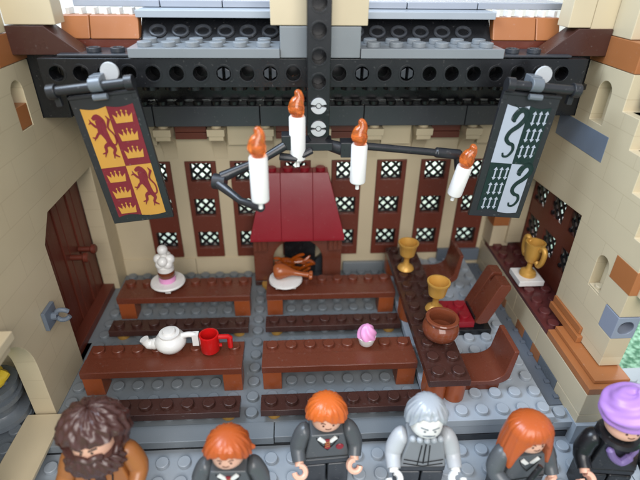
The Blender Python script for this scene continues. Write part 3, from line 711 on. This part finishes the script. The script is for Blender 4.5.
def drawbanner(t, kind):
    W, H = (2.8, 5.65) if kind == 0 else (2.6, 5.7)
    p = banner_frame(t, W, H)
    x0, x1 = -W/2+.33, W/2-.29; zt, zb = -.28, -H+.32; xm = (x0+x1)/2+(.02 if kind else -.02); zm = (zt+zb)/2-.1; y = -.085
    A, B = ('flagyel', 'flagred') if kind == 0 else ('flagsil', 'flaggrn')
    def quarter(q, mat, name):
        n = 10; P = []
        X0, X1 = (x0, xm-.004) if q in (0, 2) else (xm+.004, x1)
        Z0, Z1 = (zm+.004, zt) if q in (0, 1) else (zb, zm-.004)
        dr = .09 if q in (0, 1) else 0; lo = .10 if q in (2, 3) else 0
        P = [(X0+(X1-X0)*i/n, Z0+lo*math.sin((i/n+(.0 if q == 2 else 0))*PI)*(1 if q == 2 else -.6)) for i in range(n+1)]
        P += [(X1-(X1-X0)*i/n, Z1-dr*math.sin(i/n*PI)) for i in range(n+1)]
        MB().prism(P, 'y', y-.014, y).build(name, mat, p, bev=0)
    quarter(0, A, 'cloth_quarter'); quarter(1, B, 'cloth_quarter'); quarter(2, B, 'cloth_quarter'); quarter(3, A, 'cloth_quarter')
    e = y-.014
    if kind == 0:
        b = MB(); lion(b, x0+.02, zm+.5, 1.16, e, 1.35); lion(b, xm-.0, zb+.5, 1.16, e, 1.35); b.build('beast_emblem', 'flagred', p, bev=0)
        b = MB()
        for k in range(3):
            crown(b, (xm+x1)/2, zt-.52-k*.78, .70, e); crown(b, (x0+xm)/2, zm-.47-k*.78, .70, e)
        b.build('crown_emblem', 'flagyel', p, bev=0)
    else:
        b = MB()
        for ox, oz, s in ((x0+.12, zm+.18, 1.75), (xm+.14, zb+.2, 1.72)):
            c = curve2([(.24, .88), (.20, .98), (.28, 1.13), (.42, 1.16), (.50, 1.02), (.38, .82), (.20, .66), (.15, .50), (.24, .40), (.36, .36), (.40, .24), (.32, .10), (.20, .08), (.16, .16)], 12)
            c = [(a*1.25, b_*1.12) for a, b_ in c]
            w_ = [.06+.15*min(1, i/9) if i < 18 else .19*(1-.8*(i-18)/(len(c)-18))+.02 for i in range(len(c))]
            for i in range(len(c)-1):
                stroke(b, [(ox+c[i][0]*s*.8, oz+c[i][1]*s), (ox+c[i+1][0]*s*.8, oz+c[i+1][1]*s)], [w_[i]*s*.75, w_[i+1]*s*.75], e-.012-.00012*i, e-.002)
            stroke(b, [(ox+.30*s, oz+1.3*s), (ox+.12*s, oz+1.42*s)], [.05, .02], e-.03, e-.002)
        b.build('serpent_emblem', 'flaggrn', p, bev=0)
        b = MB()
        for cx_, cz_ in (((xm+x1)/2, zt-.5), ((x0+xm)/2, zm-.5)):
            for r_ in range(3):
                for c_ in range(3):
                    X = cx_+(c_-1)*.27+(.10-.05*r_); Z = cz_-r_*.76+(c_-1)*.02
                    b.prism([(X-.035, Z-.2), (X+.035, Z-.2), (X+.035, Z+.2), (X-.035, Z+.2)], 'y', e-.01, e-.002)
                    for sg in (-1, 1): b.prism([(X-.1, Z+sg*.18), (X+.1, Z+sg*.18), (X, Z+sg*.32)], 'y', e-.014, e-.002)
        b.build('arrow_emblem', 'flagsil', p, bev=0)
t = thing('banner', 'black framed banner in red and yellow quarters with crowns', 'banner', (3.13, 4.6, 14.4), rot=(0, -.115, 0)); drawbanner(t, 0)
t = thing('banner', 'black framed banner in green and silver quarters with serpents and arrows', 'banner', (21.0, 4.6, 14.35), rot=(0, .085, 0)); drawbanner(t, 1)

# ================================================================== CHANDELIER
cl = thing('chandelier', 'black chandelier arms with four white candles hanging from a holed post', 'chandelier', (11.9, 5, 12))
K = (11.9, 5, 12)
hl = [circ(11.9, 13.08+i*.98, .3, 18) for i in range(8)]
post = par(MB().prism([(11.42, 12.75), (11.6, 12.5), (12.2, 12.5), (12.38, 12.75), (12.38, 20.5), (11.42, 20.5)], 'y', 4.7, 5.6, hl).build('post', 'black', bev=.04), cl, K)
MB().box(11.5, 5.62, 12.7, 12.3, 5.95, 20.5).build('rear_post', 'black', post)
b = MB()
for i in range(8): b.prism(circ(11.9, 13.08+i*.98, .38, 18), 'y', 4.68, 4.72, [circ(11.9, 13.08+i*.98, .3, 18)])
b.build('hole_rim', 'black', post, bev=.01)
b = MB()
for z in (13.08, 14.06):
    for sg in (-1, 1):
        a0 = PI/2*(1-sg); P = circ(11.9, z, .34, 12, .22+(0 if sg > 0 else PI), PI-.22+(0 if sg > 0 else PI), True)+circ(11.9, z, .13, 8, PI-.3+(0 if sg > 0 else PI), .3+(0 if sg > 0 else PI), True)
        b.prism(P, 'y', 4.6, 5.2)
    b.lathe([(.1, 0), (.1, .4)], (11.9, 4.66, z), 10, 'y')
b.build('pin', 'metal', post, bev=.01)
b = MB()
b.box(11.3, 4.3, 12.2, 12.5, 5.4, 12.55)
b.tube([(11.3, 4.6, 12.45), (10.6, 4.4, 12.62)], .2, 12); b.box(10.3, 4.1, 12.3, 10.95, 4.75, 12.95)
b.tube([(10.45, 4.2, 12.5), (9.3, 3.9, 11.9), (7.7, 3.5, 11.35)], [.2, .17, .24], 12)
b.tube([(7.35, 3.5, 11.2), (7.9, 3.4, 11.15)], .34, 12)
b.tube([(7.6, 3.3, 11.15), (8.6, 2.4, 10.75), (9.5, 1.3, 11.0)], [.22, .15, .2], 12)
b.tube([(11.6, 4.3, 12.25), (10.9, 4.1, 11.95), (10.2, 4.2, 12.0)], .17, 10)
b.tube([(12.2, 4.8, 12.35), (13.0, 4.5, 12.2)], [.24, .3], 12); b.box(12.85, 4.1, 11.95, 14.0, 4.8, 12.62)
b.tube([(13.9, 4.45, 12.35), (14.3, 4.5, 12.3), (17.2, 4.8, 11.9), (17.3, 4.8, 11.9), (18.4, 4.9, 11.75)], [.17, .17, .17, .24, .24], 12)
b.tube([(18.3, 4.9, 11.9), (18.5, 4.9, 11.0)], .2, 10)
b.tube([(13.5, 4.3, 12.0), (13.75, 4.1, 10.8)], .16, 10)
par(b.build('arm', 'frame', bev=.03), cl, K)
def candle(x, y, z0, z1, r, rot=(0, 0, 0)):
    h = z1-z0
    b = MB().lathe([(r*.25, -.3), (r*.25, -.02), (r*.8, 0), (r*.96, .05), (r, .12), (r, h-.06), (r*.9, h), (r*.5, h-.04)], n=28)
    o = b.build('candle', 'candle', bev=0); o.parent = cl; o.location = (Vector((x, y, z0))-Vector(K))*U; o.rotation_euler = rot
    f_ = r/.36
    pts = curve2([(0, 0, h-.05), (0, 0, h+.15), (-.03, 0, h+.34), (.0, 0, h+.54), (.08, 0, h+.74), (.05, 0, h+.92), (-.09, 0, h+1.0)], 4)
    rr = [.24, .26, .29, .32, .34, .36, .38, .39, .39, .385, .37, .355, .34, .32, .30, .28, .26, .24, .22, .20, .19, .18, .16, .13, .05]
    rr = [q*f_*.92 for q in rr]
    fo = MB().tube([(a*f_, b_, c) for a, b_, c in pts], rr, 14).build('flame', 'flame', o, bev=0, smooth=80)
candle(9.5, 1.0, 11.42, 13.25, .345); candle(10.98, 4.3, 11.8, 13.75, .35); candle(13.62, 3.9, 10.85, 12.65, .35)
candle(18.25, 4.3, 10.0, 11.55, .34, rot=(.14, .13, 0))

# ================================================================== TOY FIGURES
def tt(mb, pts, r, n=14): return mb.tube(curve2(pts, 5), [r[0]+(r[-1]-r[0])*i/((len(pts)-1)*5) for i in range((len(pts)-1)*5+1)], n)
def shell(fn, n=64, k=26, mat='hairor', t=None, name='hair'):
    """closed lumpy surface: fn(azimuth, v) -> (x,y,z), v from 0 top to 1 bottom rim"""
    V = []; F = []
    for j in range(k):
        for i in range(n): V.append(fn(2*PI*i/n, (j+.02)/(k-1+.02)))
    for j in range(k-1):
        for i in range(n): F.append((j*n+i, j*n+(i+1) % n, (j+1)*n+(i+1) % n, (j+1)*n+i))
    F.append(tuple(range(n))); F.append(tuple((k-1)*n+n-1-i for i in range(n)))
    return MB()._add(V, F).build(name, mat, t, bev=0, smooth=75)
def figure(label, x, y, rz, scale, torso, arm, hand, legs, face, armpose):
    t = thing('toy_figure', label, 'toy figure', (x, y, -.8), rz=rz, group='toy figures lined up in front of the hall'); t.scale = (scale,)*3
    b = MB().box(-.95, -.5, .1, -.03, .5, 1.6).box(.03, -.5, .1, .95, .5, 1.6).box(-.98, -.48, 1.62, .98, .48, 1.95)
    b.build('legs', legs, t, bev=.08)
    v = [(-.98, -.5, 1.96), (.98, -.5, 1.96), (.98, .5, 1.96), (-.98, .5, 1.96), (-.68, -.46, 3.5), (.68, -.46, 3.5), (.68, .46, 3.5), (-.68, .46, 3.5)]
    to = MB()._add(v, [(0, 3, 2, 1), (4, 5, 6, 7), (0, 1, 5, 4), (1, 2, 6, 5), (2, 3, 7, 6), (3, 0, 4, 7)]).lathe([(.33, 3.45), (.33, 3.72)], n=18).build('torso', torso, t, bev=.07, seg=3)
    for sg, (bend, out) in zip((-1, 1), armpose):
        sh = Vector((sg*.78, 0, 3.22)); el = sh+Vector((sg*.42, -.12-.2*bend, -.68)); wr = el+Vector((-sg*.03+sg*out, -.35-.5*bend, -.42+.3*bend))
        ao = MB().tube(curve2([tuple(sh+Vector((-sg*.1, 0, .12))), tuple(sh+Vector((sg*.18, 0, -.05))), tuple(el), tuple(wr)], 5), [.2, .3, .36, .38, .38]+[.37]*5+[.34, .33, .31, .3, .29, .28], 16).build('arm', arm, t, bev=0)
        d = (wr-el).normalized(); hc = wr+d*.38
        # C-shaped toy hand: ring open to the front
        ring = []
        xx = Vector((sg, 0, 0)); yy = d.cross(xx).normalized(); xx = yy.cross(d)
        for k in range(15):
            a = PI*.5+PI*.25+k/14*PI*1.5
            ring.append(hc+d*.23*math.cos(a+PI*.25)+xx*.23*math.sin(a+PI*.25))
        hm = MB()
        for off in (-.13, 0, .13): hm.tube([tuple(p+yy*off) for p in ring], .115, 8)
        hm.tube([tuple(wr-d*.1), tuple(wr+d*.16)], .19, 12)
        hm.build('hand', hand, ao, bev=0)
    hd = MB().lathe([(.3, 3.72), (.52, 3.76), (.62, 3.9), (.64, 4.1), (.64, 4.5), (.60, 4.68), (.48, 4.78), (.3, 4.8)], n=32).build('head', face, t, bev=0)
    return t, to, hd
def patch(mb, pts, r0=.645, th=.008, cz=4.3, ws=None):
    """printed line on the round face: pts in (angle from front, z)"""
    c = curve2(pts, 4)
    P = [(r0*math.sin(a), -r0*math.cos(a), cz+z) for a, z in c]
    mb.tube(P, ws if ws else .03, 6)
def face(hd, brow='brownprint', mouth=.1, eye=.05):
    b = MB()
    for sg in (-1, 1):
        b.lathe([(eye, 0), (eye*.9, -.012)], (sg*.2, -.612, 4.25), 12, 'y')
        patch(b, [(sg*.18, .07), (sg*.33, .11), (sg*.47, .06)], ws=.022)
    patch(b, [(-.2, -.2), (0, -.2-mouth*.4), (.2, -.2)], ws=.02)
    b.build('face_print', brow, hd, bev=0)
def hair_short(t, mat, side=.22, low=4.12, fr=4.55, seed=0, wid=.86, sweep=.12):
    rn = random.Random(seed); ph = [rn.uniform(0, 6.28) for _ in range(4)]
    def fn(a, v):
        # a=0 is +x; front is -y (a = 3pi/2)
        fa = math.cos(a-1.5*PI)             # 1 at front
        front = max(0, fa)**1.5
        bottom = low*(1-front)+(fr-sweep*math.cos(a)*2-.04*math.sin(a*7+ph[0]))*front
        th = v**.85*PI*.5
        if v < .86:
            q = v/.86; R = wid*math.sin(q*PI*.5)**.8; z = 5.13-(5.13-bottom)*(1-math.cos(q*PI*.5))
        else:
            q = (v-.86)/.14; R = wid*(1-.22*q); z = bottom-.06*math.sin(q*PI)
        g = 1+(.028*math.sin(a*17+v*5+ph[1])+.022*math.sin(a*29-v*7+ph[2])+.015*math.sin(a*9+ph[3]+3*v))*min(1, v*2.5)
        return (R*g*math.cos(a)*1.0, R*g*math.sin(a)*(1.02-.17*front*min(1, v*1.5))+.03, z+.03*math.sin(a*13+ph[0])*(v > .6))
    return shell(fn, 96, 26, mat, t)
# --- bushy brown hair and beard, brown coat
t, to, hd = figure('largest toy figure with bushy dark brown hair and beard and brown coat', 3.1, -3.4, .05, 1.12, 'coat', 'coat', 'skin', 'dbrown', 'skin', ((.1, .25), (.25, -.05)))
def bushy(a, v):
    th = v*PI*.93; fa = math.cos(a-1.5*PI); st = math.sin(th)
    R = 1.10+.035*math.sin(a*14+th*6)+.04*math.sin(a*9-th*11)*math.sin(th)+.03*math.sin(a*23+5*math.sin(th*4))*math.sin(th)
    x = R*1.05*st*math.cos(a); y = R*.95*st*math.sin(a); z = 4.35+R*.98*math.cos(th)
    if fa > .5 and 4.0 < z < 4.58: y = max(y, -.50+.25*abs(math.cos(a)))
    return (x, y+.12, z)
shell(bushy, 110, 50, 'hairbr', t)
def beard(a, v):
    th = v*PI; R = .92+.04*math.sin(a*12+th*5)+.045*math.sin(a*19-th*9)
    return (R*1.05*math.sin(th)*math.cos(a), -.40+R*.62*math.sin(th)*math.sin(a), 3.48+R*.66*math.cos(th))
shell(beard, 80, 34, 'hairbr', t, 'beard')
b = MB().tube(curve2([(-.42, -.66, 3.98), (-.2, -.82, 4.08), (0, -.84, 3.98), (.2, -.82, 4.08), (.42, -.66, 3.98)], 4), [.05]+[.13]*15+[.05], 10)
b.build('moustache', 'hairbr', t, bev=0)
MB().lathe([(.66, 3.9), (.70, 4.0), (.70, 4.66), (.66, 4.72)], (0, -.1, 0), 28).build('brow_band', 'skin', hd, bev=0)
b = MB()
for sg in (-1, 1): b.lathe([(.05, 0), (.04, -.02)], (sg*.17, -.785, 4.30), 10, 'y'); b.tube([(sg*.08, -.80, 4.41), (sg*.34, -.735, 4.46)], .035, 6)
b.build('face_print', 'print', hd, bev=0)
b = MB().prism([(-.16, 1.97), (.16, 1.97), (.2, 3.4), (-.2, 3.4)], 'y', -.53, -.5); b.build('vest_print', 'dbrown', to, bev=0)
b = MB()
for sg in (-1, 1): b.tube([(sg*.3, -.51, 2.0), (sg*.42, -.5, 2.7), (sg*.25, -.49, 3.3)], .03, 6)
b.build('lapel_print', 'print', to, bev=0)
def uniform(to, tie=True, collar='ghost'):
    b = MB()
    for sg in (-1, 1): b.prism([(sg*.02, 3.12), (sg*.30, 3.44), (sg*.42, 3.30), (sg*.18, 3.06)], 'y', -.53, -.465)
    b.build('collar', collar, to, bev=.01)
    if tie:
        b = MB().prism([(-.09, 3.26), (.09, 3.26), (.06, 3.12), (.13, 2.78), (0, 2.68), (-.13, 2.78), (-.06, 3.12)], 'y', -.545, -.475); b.build('tie', 'dred', to, bev=.01)
        b = MB()
        for k in range(3): b.prism([(-.1, 2.82+k*.13), (.1, 2.9+k*.13), (.1, 2.93+k*.13), (-.1, 2.85+k*.13)], 'y', -.55, -.5)
        b.build('tie_stripe', 'flagyel', to, bev=0)
    b = MB()
    for sg in (-1, 1): b.tube(curve2([(sg*.46, -.485, 3.36), (sg*.3, -.5, 3.0), (0, -.51, 2.6)], 4), .022, 6)
    b.tube([(-.9, -.515, 2.14), (.9, -.515, 2.14)], .018, 6)
    b.build('jumper_print', 'print', to, bev=0)
# --- two orange-haired figures
t, to, hd = figure('toy figure with tousled orange hair and grey uniform, head lowered, second from left', 8.1, -3.9, -.03, 1.0, 'cloth', 'cloth', 'skin', 'slate', 'skin', ((0, .05), (0, .05)))
hair_short(t, 'haircop', seed=2, wid=.90, fr=4.66, low=4.08, sweep=.02); face(hd); uniform(to)
b = MB().tube([(-.7, .1, 4.15), (-.98, .05, 4.05)], [.2, .06], 10).tube([(.7, .1, 4.25), (1.02, .1, 4.2)], [.22, .06], 10); b.build('hair_tip', 'haircop', t, bev=0)
t, to, hd = figure('toy figure with smooth bright orange fringe, grey uniform and striped tie', 11.95, -2.45, .05, 1.0, 'cloth', 'cloth', 'skin', 'slate', 'skin', ((.3, .02), (.15, -.02)))
hair_short(t, 'hairor', seed=5, wid=.86, fr=4.52, low=4.15, sweep=.14); face(hd); uniform(to)
MB().lathe([(.17, 0), (.15, -.03)], (.52, -.49, 2.75), 14, 'y').build('chest_badge', 'dred', to, bev=0)
# --- silver haired pale figure
t, to, hd = figure('pale toy figure with swept silver grey hair and grey waistcoat', 15.95, -3.0, -.05, 1.02, 'vest', 'greyarm', 'ghost', 'slate', 'ghost', ((.4, .05), (.4, .08)))
def swept(a, v):
    fa = math.cos(a-1.5*PI); front = max(0, fa)**2
    bottom = 4.0*(1-front)+4.98*front
    q = min(1, v/.88); R = (.84-.14*front)*math.sin(q*PI*.5)**.75; z = 5.3-(5.3-bottom)*(1-math.cos(q*PI*.5))
    if v > .88: R = (.84-.14*front)*(1-.22*(v-.88)/.12)
    g = 1+.035*math.sin(a*15+v*3)*min(1, v*2)+.025*math.sin(a*24-v*4)*min(1, v*2)+.03*math.sin(v*13+a*2)*min(1, v*2)
    widow = .2*max(0, math.cos((a-1.5*PI)*1))**30
    return (R*g*math.cos(a), R*g*math.sin(a)+.13, z-widow*(v > .6)+.1*math.sin(a*8)*(v > .75)*(1-front))
shell(swept, 96, 30, 'hairgr', t)
b = MB()
for sg in (-1, 1):
    b.tube([(sg*.08, -.64, 4.42), (sg*.36, -.56, 4.46)], [.035, .02], 8); b.lathe([(.05, 0), (.04, -.015)], (sg*.2, -.625, 4.30), 10, 'y')
b.tube([(-.24, -.60, 4.03), (0, -.65, 4.07), (.24, -.60, 4.03)], [.02, .04, .02], 8); b.build('face_print', 'slategrey', hd, bev=0)
b = MB()
for k in range(5): ball(b, (-.55+.275*k, -.36-.1*math.cos((k-2)*.6), 3.58), .14, 10)
b.build('fur_collar', 'hairgr', to, bev=0)
b = MB().tube([(0, -.51, 2.2), (0, -.48, 3.45)], .03, 6)
for sg in (-1, 1): b.tube([(sg*.22, -.515, 2.1), (sg*.16, -.49, 3.3)], .022, 6); b.tube([(sg*.8, -.515, 2.45), (0, -.52, 2.25)], .022, 6); b.tube([(sg*.8, -.515, 2.2), (0, -.52, 2.02)], .022, 6)
b.build('waistcoat_print', 'print', to, bev=0)
# --- long copper hair
t, to, hd = figure('toy figure with long straight copper hair holding a black stick', 19.85, -3.8, .12, 1.0, 'cloth', 'cloth', 'skin', 'slate', 'skin', ((.5, -.25), (.1, .05)))
def longhair(a, v):
    fa = math.cos(a-1.5*PI); front = max(0, (fa-.62)/.38)**.6 if fa > .62 else 0
    bottom = 2.95*(1-front)+4.6*front
    if v < .5: q = v/.5; R = .88*math.sin(q*PI*.5)**.8; z = 5.12-.62*(1-math.cos(q*PI*.5))
    else:
        q = (v-.5)/.5; R = .88+.14*math.sin(q*2)*(1-front); z = 4.5+(bottom-4.5)*min(1, q*1.05)
        if q > .95: R *= .86
    g = 1+(.014*math.sin(a*31)+.014*math.sin(a*19+1))*min(1, v*3)
    return (R*g*math.cos(a)*(1.0), R*g*math.sin(a)*(.95-.14*front*min(1, v*1.6))+.04, z)
shell(longhair, 110, 34, 'haircop', t); face(hd); uniform(to, tie=False)
MB().tube([(-.85, -1.25, 2.0), (.12, -.95, 3.55)], [.13, .12], 12).build('stick', 'black', t, bev=.02)
# --- wrapped lilac headwear
t, to, hd = figure('toy figure wearing a lilac wrapped turban, black coat and purple scarf', 23.85, -3.55, -.12, 1.04, 'black', 'black', 'skin', 'black', 'skin', ((.35, .05), (.3, .1)))
def turban(a, v):
    th = v*PI*.86
    R = .97+.05*math.sin(th*9*(.6+.4*v)+math.cos(a-.6)*4.2*math.sin(th))+.012*math.sin(th*17+math.cos(a+.8)*7)
    return (R*1.04*math.sin(th)*math.cos(a), R*1.0*math.sin(th)*math.sin(a)+.08, 4.95+R*.84*math.cos(th)+.10*math.cos(a))
shell(turban, 96, 44, 'lav', t, 'turban')
face(hd)
b = MB()
b.tube(curve2([(-.5, -.5, 3.3), (-.25, -.56, 2.85), (.1, -.58, 2.62), (.35, -.56, 2.9), (.55, -.5, 3.35)], 5), [.06]+[.15]*9+[.17]*6+[.1]*4+[.06], 10)
b.build('scarf', 'scarf', to, bev=0)
MB().lathe([(.75, 3.46), (.8, 3.5), (.72, 3.64), (.5, 3.66)], n=24).build('coat_collar', 'black', to, bev=0)
